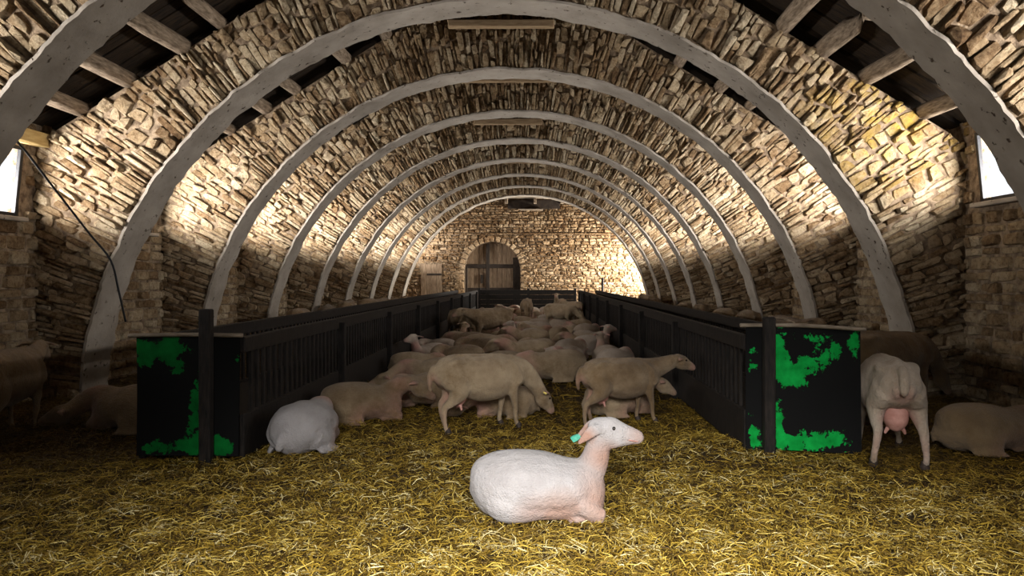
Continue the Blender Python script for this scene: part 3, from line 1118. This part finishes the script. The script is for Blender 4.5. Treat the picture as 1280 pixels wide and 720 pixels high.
def lie_pieces(neck='up', lean=0.0, solo=False):
    pcs = []
    x = [-.425, -.405, -.36, -.25, -.06, .11, .23, .31]
    z = [.155, .160, .172, .198, .203, .190, .195, .20]
    a = [.03, .085, .150, .222, .238, .212, .165, .09]
    b = [.045, .105, .160, .192, .192, .168, .150, .10]
    pcs.append(loft([(i, 0, j) for i, j in zip(x, z)], list(zip(a, b)), 20, (0, 1, 0), 3))
    pcs.append(loft([(.255, 0, .05), (.265, 0, .18), (.24, 0, .30)], [(.12, .085), (.135, .095), (.11, .09)], 16, (0, 1, 0), 3))
    if solo:
        pcs.append(loft([(-.32, 0, .15), (-.29, 0, .13), (-.2, 0, .105), (.05, 0, .10), (.24, 0, .10)], [(.06, .07), (.13, .11), (.21, .10), (.19, .095), (.13, .095)], 18, (0, 1, 0), 4))
    if neck == 'up':
        np_ = [(.20, 0, .20), (.280, 0, .31), (.310, 0, .41), (.318, 0, .49)]
        rad = [(.135, .13), (.092, .092), (.068, .073), (.064, .068)]
        hb, hd = (.322, 0, .522), (.985, 0, -.13)
    elif neck == 'low':
        np_ = [(.18, 0, .23), (.34, 0, .26), (.45, lean * .3, .22), (.53, lean * .6, .16)]
        rad = [(.13, .13), (.095, .11), (.070, .085), (.060, .068)]
        hb, hd = (.55, lean * .7, .15), (.93, lean * 1.2, -.30)
    elif neck == 'mid':
        np_ = [(.18, 0, .23), (.31, 0, .33), (.40, lean * .3, .37), (.46, lean * .6, .37)]
        rad = [(.13, .13), (.095, .105), (.070, .080), (.060, .066)]
        hb, hd = (.48, lean * .7, .36), (.80, lean * 1.3, -.55)
    else:
        np_ = [(.17, 0, .24), (.31, .07, .30), (.32, .21, .27), (.22, .28, .22)]
        rad = [(.13, .13), (.09, .10), (.070, .080), (.060, .068)]
        hb, hd = (.20, .285, .20), (-.88, .12, -.40)
    pcs.append(loft(np_, rad, 16, (0, 1, 0) if neck != 'back' else (0, 0, 1), 4))
    hp, info = head_pieces(hb, hd, ear_back=0.75 if neck == 'up' else .45, sc=1.04 if solo else 1.0, drop2=-.075 if solo else None)
    pcs += hp
    for s in (-1, 1):
        pcs.append(loft([(.17, s * .12, .15), (.27, s * .125, .085), (.335, s * .105, .052)], [(.05, .07), (.045, .05), (.04, .042)], 12, (0, 1, 0), 3))
        pcs.append(loft([(.335, s * .105, .045), (.24, s * .10, .035), (.15, s * .10, .03)], [.037, .028, .028], 10, (0, 1, 0), 3))
        if solo and s < 0:
            pcs.append(loft([(-.33, s * .07, .15), (-.24, s * .11, .14), (-.10, s * .12, .13), (.04, s * .11, .10)], [(.06, .07), (.11, .125), (.10, .12), (.06, .07)], 14, (0, 1, 0), 3))
            continue
        pcs.append(loft([(-.27, s * .13, .17), (-.15, s * .175, .15), (-.03, s * .205, .09)], [(.09, .13), (.075, .11), (.045, .06)], 14, (0, 1, 0), 3))
        pcs.append(loft([(-.03, s * .19, .07), (-.16, s * .205, .05), (-.27, s * .20, .04)], [.045, .034, .024], 10, (0, 1, 0), 3))
        pcs.append(loft([(-.27, s * .205, .03), (-.15, s * .238, .022), (.0, s * .25, .020)], [.022, .021, .019], 10, (0, 1, 0), 3))
    if not solo:
        pcs.append(loft([(-.39, .03, .24), (-.43, .05, .16), (-.43, .06, .08)], [.032, .028, .018], 10, (0, 1, 0), 3))
    pink = [(tuple(info['muzzle']), .12, .5), ((.30, 0, .10), .28, 1.0), ((.34, 0, .36), .15, .95), ((.10, -.2, .04), .22, .8), ((-.0, -.22, .04), .20, .6), ((.15, -.2, .08), .16, .7)]
    pink += [(tuple(t[0] - t[1] * .05), .09, .95) for t in info['tips']]
    info['pink'] = pink
    info['hooves'] = []
    info['lying'] = True
    return pcs, info


def sheep_mesh(name, pcs, info, voxel, mat, smooth_it=8, rough=0.0):
    mb = MB()
    for V, F in pcs:
        if info.get('lying'):
            V = [(a, b, max(c, .004)) for a, b, c in V]
        mb.add(V, F)
    me = mb.mesh(name + '_raw', mat, False, False)
    o = bpy.data.objects.new('tmp', me)
    COL.objects.link(o)
    m = o.modifiers.new('r', 'REMESH')
    m.mode = 'VOXEL'
    m.voxel_size = voxel
    s = o.modifiers.new('s', 'SMOOTH')
    s.factor = 0.5
    s.iterations = smooth_it
    dg = bpy.context.evaluated_depsgraph_get()
    dg.update()
    res = bpy.data.meshes.new_from_object(o.evaluated_get(dg), preserve_all_data_layers=False, depsgraph=dg)
    bpy.data.objects.remove(o)
    bpy.data.meshes.remove(me)
    res.name = name
    n = len(res.vertices)
    co = np.empty(n * 3, np.float32)
    res.vertices.foreach_get('co', co)
    co = co.reshape(-1, 3)
    pk = np.zeros(n, np.float32)
    for c, r, v in info['pink']:
        d = np.linalg.norm(co - np.array(c, np.float32), axis=1)
        pk = np.maximum(pk, v * np.clip(1.6 - 1.6 * d / r, 0, 1))
    at_ = res.attributes.new('pink', 'FLOAT', 'POINT')
    at_.data.foreach_set('value', pk)
    # low soft lumps of the body, so that no two outlines are quite regular
    nr = np.empty(n * 3, np.float32)
    res.vertices.foreach_get('normal', nr)
    nr = nr.reshape(-1, 3)
    lump = np.array([noise.noise(Vector((float(a) * 7, float(b) * 7, float(c) * 7 + rough * 10))) for a, b, c in co], np.float32)
    co += nr * (lump * (.004 + rough))[:, None]
    res.vertices.foreach_set('co', co.reshape(-1))
    res.polygons.foreach_set('use_smooth', [True] * len(res.polygons))
    if not res.materials:
        res.materials.append(mat)
    res.update()
    return res


def ball(name, c, r, mat, parent, sc=(1, 1, 1), seg=12):
    bm = bmesh.new()
    bmesh.ops.create_uvsphere(bm, u_segments=seg, v_segments=seg // 2 + 2, radius=r)
    for v in bm.verts:
        v.co = Vector((v.co.x * sc[0], v.co.y * sc[1], v.co.z * sc[2]))
    me = bpy.data.meshes.new(name)
    bm.to_mesh(me)
    bm.free()
    me.materials.append(mat)
    me.polygons.foreach_set('use_smooth', [True] * len(me.polygons))
    o = link(bpy.data.objects.new(name, me), parent)
    o.location = c
    return o


def ear_tag(info, which, mat, root):
    tip, hd, wid = info['tips'][which]
    nrm = hd.cross(wid).normalized()
    mb = MB()
    c = tip - hd * .004
    pts = [(-.010, -.012), (-.018, .020), (-.017, .046), (.017, .046), (.018, .020), (.010, -.012)]
    v = []
    for k in (-.004, .012):
        v += [tuple(c + wid * a + hd * b + nrm * k) for a, b in pts]
    nn = len(pts)
    f = [tuple(range(nn))[::-1], tuple(range(nn, 2 * nn))] + [(i, (i + 1) % nn, nn + (i + 1) % nn, nn + i) for i in range(nn)]
    mb.add(v, f)
    o = mb.build('ear_tag', mat, root)
    return o


def hero(pcs, info, loc, yaw, scale, mat, label, voxel=.012, tagm=None, tag_side=1, udder=False, rough=0.0, group=None):
    HEROES.append(('mid' if info.get('lying') else 'stand', loc[0], loc[1], math.degrees(yaw)))
    root = empty('sheep', loc, yaw)
    root.scale = (scale,) * 3
    tag(root, label, 'sheep', group)
    body = link(bpy.data.objects.new('body', sheep_mesh('body', pcs, info, voxel, mat, 7, rough)), root)
    for e in info['eyes']:
        ball('eye', e, .0105, M_EYE, body)
    for hx, hy, hz in info['hooves']:
        tube_obj('hoof', [(hx - .004, hy, .052), (hx + .004, hy, .028), (hx + .012, hy, .004)], [.026, .030, .034], M_HOOF, root, 10, 2)
    if udder:
        ux, uy, uz = info['udder']
        mb = MB()
        mb.add(*loft([(ux, 0, uz + .09), (ux, 0, uz + .03), (ux - .005, 0, uz - .03), (ux - .005, 0, uz - .075)], [(.075, .085), (.085, .09), (.075, .075), (.035, .035)], 16, (0, 1, 0), 4))
        u = mb.build('udder', M_UDDER, root, True)
        u['label'] = 'full pink udder'
        for s in (-1, 1):
            tube_obj('teat', [(ux + .005, s * .035, uz - .045), (ux + .012, s * .058, uz - .085), (ux + .014, s * .065, uz - .105)], [.02, .013, .009], M_UDDER, u, 8, 3)
    if tagm is not None:
        ear_tag(info, tag_side, tagm, body)
    return root


HEROES = []
# --- the white ewe lying in front
pcs, info = lie_pieces('up', 0, True)
g0 = ground(680, 648)
hs = hero(pcs, info, (g0.x, g0.y, .0), math.radians(-3), 1.0, M_WHITE, 'white shorn ewe lying alone on the open straw, head raised, green ear tag', .0095, M_TAGG, 1)
P = info['P']
tube_obj('mouth', [P(.236, -.012, -.030), P(.205, -.036, -.030), P(.165, -.046, -.026)], [.0022, .003, .0018], M_UDDER, hs.children[0], 6, 3)
for s in (-1, 1):
    ball('nostril', P(.240, s * .013, .004), .0055, M_HOOF, hs.children[0], (1, .8, .6), 8)

# --- grazing ewe in the middle
pcs, info = stand_pieces('graze', (-.02, .05), (.04, -.06), 0, .05)
g0 = ground(603, 536)
hero(pcs, info, (g0.x, g0.y, 0), math.radians(28), 0.95, M_TAN, 'standing tan ewe with head down to the straw and a yellow ear tag', .012, M_TAGY, 0, True)
# --- ewe standing with outstretched head by the other feeder
pcs, info = stand_pieces('forward', (-.10, .06), (.06, -.06), 0, -.02)
g0 = ground(778, 529)
hero(pcs, info, (g0.x, g0.y, 0), math.radians(20), 0.86, M_TAN, 'standing brownish ewe stretching its head level towards the slats of the feeder', .012, None, 0, True)
# --- ewe seen from behind
pcs, info = stand_pieces('graze', (0.0, .04), (.03, -.03), .055, 0, True)
g0 = ground(1113, 586)
hero(pcs, info, (g0.x + .17, g0.y + .42, 0), math.radians(77), 1.08, M_EWE, 'thin ewe standing with its rump turned, full pink udder, beside the green sheet', .012, None, 0, True)
# --- pale ewe lying with its back turned
pcs, info = lie_pieces('low', .12)
g0 = ground(372, 570)
hero(pcs, info, (g0.x, g0.y + .27, 0), math.radians(86), 1.02, M_WHITE, 'pale pinkish-white ewe lying with its back turned, at the feeder with the flaked sheet', .012, None, 0, False, .014)

# --- flock: shared meshes
KINDS = {}
for key, (pc, inf) in {
    'up': lie_pieces('up'), 'low': lie_pieces('low', .15), 'mid': lie_pieces('mid', -.1), 'back': lie_pieces('back'),
    'graze': stand_pieces('graze', (.03, -.05), (.04, -.04), .01, .08), 'forward': stand_pieces('forward', (.0, .05), (-.03, .04), .01, .1),
    'high': stand_pieces('up', (.0, .05), (-.03, .04), .01, .1)}.items():
    KINDS[key] = sheep_mesh('sheep_' + key, pc, inf, .019, M_TAN, 6, .004)
KPALE = {}
for key in ('up', 'low', 'mid', 'back', 'forward'):
    me = KINDS[key].copy()
    me.materials.clear()
    me.materials.append(M_PINKISH)
    KPALE[key] = me
KPENSHADE = {}  # fleece copies with the pen shade in their colour
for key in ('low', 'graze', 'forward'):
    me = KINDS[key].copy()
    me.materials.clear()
    me.materials.append(M_PENSHADE)
    KPENSHADE[key] = me
WORDS = {'up': 'head raised', 'low': 'chin on the straw', 'mid': 'head half lowered', 'back': 'head curled back'}


def put(kind, x, y, yaw, sc=1.0, label=None, group=None, pale=False, z=None):
    bank = KPALE if pale and kind in KPALE else (KPENSHADE if abs(x) > 2.9 else KINDS)
    o = bpy.data.objects.new('sheep', bank[kind])
    o.location = (x, y, (max(0, floor_h(x, y) + .0) if z is None else z))
    o.rotation_euler = (0, 0, math.radians(yaw))
    o.scale = (sc, sc * R.uniform(.96, 1.04), sc * R.uniform(.96, 1.03))
    link(o)
    if label is None:
        tone = 'pale pinkish' if pale else 'tan'
        na = min(range(10), key=lambda q: abs(arch_y(q) + TH / 2 - y))
        label = '%s sheep lying %s under the %s arch from the end wall' % (tone, WORDS[kind], ORD[9 - na])
        group = '%s sheep lying %s, %s arch' % (tone, WORDS[kind], ORD[9 - na])
    tag(o, label, 'sheep', group)
    return o


PLACED = []                        # discs (x, y, r) already taken


def discs(kind, x, y, yaw, sc):
    c, s_ = math.cos(math.radians(yaw)), math.sin(math.radians(yaw))
    spec = {'up': ((-.2, 0, .25), (.10, 0, .25), (.36, 0, .17)), 'low': ((-.2, 0, .25), (.10, 0, .24), (.45, .05, .15), (.68, .12, .12)),
            'mid': ((-.2, 0, .25), (.10, 0, .24), (.42, -.03, .16), (.6, -.1, .13)), 'back': ((-.2, 0, .25), (.10, 0, .25), (.1, .25, .2))}.get(
                kind, ((-.36, 0, .2), (-.1, 0, .21), (.2, 0, .21), (.5, .03, .16), (.75, .1, .14)))
    return [(x + (a * c - b * s_) * sc, y + (a * s_ + b * c) * sc, r * sc) for a, b, r in spec]


XA, XB = -1.72, 1.90               # clear width of the aisle


def clash(D):
    p = [0.0, 0.0]
    hit = False
    for a, b, r in D:
        if a - r < XA:
            p[0] += XA - a + r
            hit = True
        if a + r > XB:
            p[0] -= a + r - XB
            hit = True
        for u, v, q in PLACED:
            d = math.hypot(a - u, b - v)
            if d < r + q + .03:
                hit = True
                k = (r + q - d) / max(d, .05)
                p[0] += (a - u) * k
                p[1] += (b - v) * k
    return hit, p


def putp(kind, px, py, yaw, sc=1.0, **kw):
    g = ground(px, py)
    x, y = g.x, g.y
    for it in range(400):
        hit, p = clash(discs(kind, x, y, yaw, sc))
        if not hit:
            break
        x += max(-.08, min(.08, p[0] * .2))
        y += max(-.08, min(.08, p[1] * .2))
    PLACED.extend(discs(kind, x, y, yaw, sc))
    return put(kind, x, y, yaw, sc, **kw)


for k_, x_, y_, a_ in HEROES:
    PLACED.extend(discs(k_, x_, y_, a_, 1.0))
# resting sheep nearest the open floor
putp('mid', 425, 527, 15, 1.0, label='dark tan sheep lying beside the pale curled ewe, head hanging low')
putp('low', 480, 489, 172, 1.05, label='tan sheep lying against the feeder slats, facing the side wall')
putp('back', 532, 507, 200, .95, label='tan sheep lying just behind the grazing ewe with the yellow tag')
putp('low', 612, 522, 185, .8, label='small tan sheep lying half hidden beyond the legs of the grazing ewe')
putp('low', 690, 476, 178, 1.1, label='long tan sheep lying stretched out between the two standing ewes')
putp('mid', 800, 518, 20, .9, label='sheep lying in the shade beneath the ewe with the outstretched head')
putp('up', 757, 459, 100, .95, pale=True)
putp('low', 715, 452, 60, 1.0, pale=True)
putp('mid', 655, 456, 200, 1.0)
putp('back', 575, 462, 150, 1.0)
putp('up', 510, 456, 230, .9, pale=True)
putp('low', 545, 440, 155, 1.0)
putp('low', 610, 445, 20, 1.05)
putp('mid', 660, 437, 170, 1.0)
putp('back', 700, 432, 80, 1.0)
putp('low', 735, 430, 60, 1.1, pale=True)
putp('up', 775, 443, 30, .95, pale=True)
putp('back', 640, 468, 10, .9)
putp('low', 470, 470, 20, .9)
# far standing sheep
putp('forward', 613, 428, 205, 1.0, label='tan sheep standing broadside amid the lying flock, back arched')
putp('graze', 658, 402, 265, 1.0, label='pale sheep standing head down on the far aisle before the plank hurdle')
putp('graze', 549, 424, 300, .95, label='tan sheep standing head down at the slats of the feeder with the flaked sheet')
putp('graze', 733, 412, 330, 1.0, label='sheep standing with arched neck at the slats of the brighter green feeder')
putp('high', 700, 398, 250, .95, label='sheep standing head up on the far aisle before the plank hurdle')
putp('forward', 716, 400, 120, .9, label='sheep standing head level on the far aisle before the plank hurdle')
# the rest of the flock, scattered without overlap
tries = 0
rf = random.Random(8)
got = 0
while got < 62 and tries < 9000:
    tries += 1
    y = 11.0 + 17.4 * rf.random()
    x = rf.uniform(-1.5, 1.7)
    kd = rf.choice(['low', 'low', 'mid', 'up', 'back', 'back'])
    yw = rf.choice([0, 180]) + rf.uniform(-65, 65)
    sc_ = rf.uniform(.86, 1.0)
    D = discs(kd, x, y, yw, sc_ * 1.04)
    if clash(D)[0]:
        continue
    PLACED.extend(D)
    got += 1
    put(kd, x, y, yw, sc_, pale=rf.random() < .4)

# sheep in the side pens, backs showing over the feeders
pen = [(-1, 13.3, 90), (-1, 15.2, 275), (-1, 17.0, 95), (-1, 18.7, 80), (-1, 20.5, 260), (-1, 22.1, 85), (-1, 23.9, 100),
       (1, 11.0, 270), (1, 12.9, 85), (1, 14.5, 95), (1, 16.3, 260), (1, 18.1, 90), (1, 22.3, 80), (1, 24.2, 95)]
for s, y, yaw in pen:
    x = s * R.uniform(3.75, 3.95) + .1
    na = min(range(10), key=lambda q: abs(arch_y(q) + TH / 2 - y))
    put('graze' if R.random() < .5 else 'forward', x, y, yaw + R.uniform(-8, 8), R.uniform(1.0, 1.1),
        'sheep standing in the %s side pen by the %s arch from the end wall' % ('left' if s < 0 else 'right', ORD[9 - na]), 'sheep in the %s side pen' % ('left' if s < 0 else 'right'), z=floor_h(x, y))
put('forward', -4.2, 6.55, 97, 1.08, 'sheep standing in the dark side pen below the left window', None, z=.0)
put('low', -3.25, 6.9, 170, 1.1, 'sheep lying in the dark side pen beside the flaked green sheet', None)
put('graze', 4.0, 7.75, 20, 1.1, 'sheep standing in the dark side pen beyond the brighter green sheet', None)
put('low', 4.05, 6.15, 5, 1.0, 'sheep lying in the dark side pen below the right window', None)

# ------------------------------------------------------------------ small things
cab = [at(5, 140, 6.2), at(12, 165, 6.3), at(33, 190, 6.7), at(62, 228, 7.2), at(110, 290, 7.85), at(138, 325, 8.12), at(148, 362, 8.22), at(157, 402, 8.26)]
c = tube_obj('cable', cab, [.011] * len(cab), M_BLACK, None, 7, 5, (0, 1, 0))
tag(c, 'black cable sagging from the window down to the arch foot', 'cable')
c = tube_obj('stick', [at(962, 396, 7.3), at(978, 398, 7.1), at(993, 404, 6.9)], [.016, .015, .012], M_LOG, None, 7, 3)
tag(c, 'thin bare stick lying on the feeder with the brighter green sheet', 'stick')
b0 = at(749, 362, 29.0)
b0.x += .12
c = tube_obj('pole', [(b0.x, 28.9, 0), (b0.x, 28.9, .9), (b0.x, 28.9, 1.42)], [.04, .04, .05], M_DARKWOOD, None, 8, 3)
tag(c, 'dark pole standing at the far corner of the feeder', 'pole')
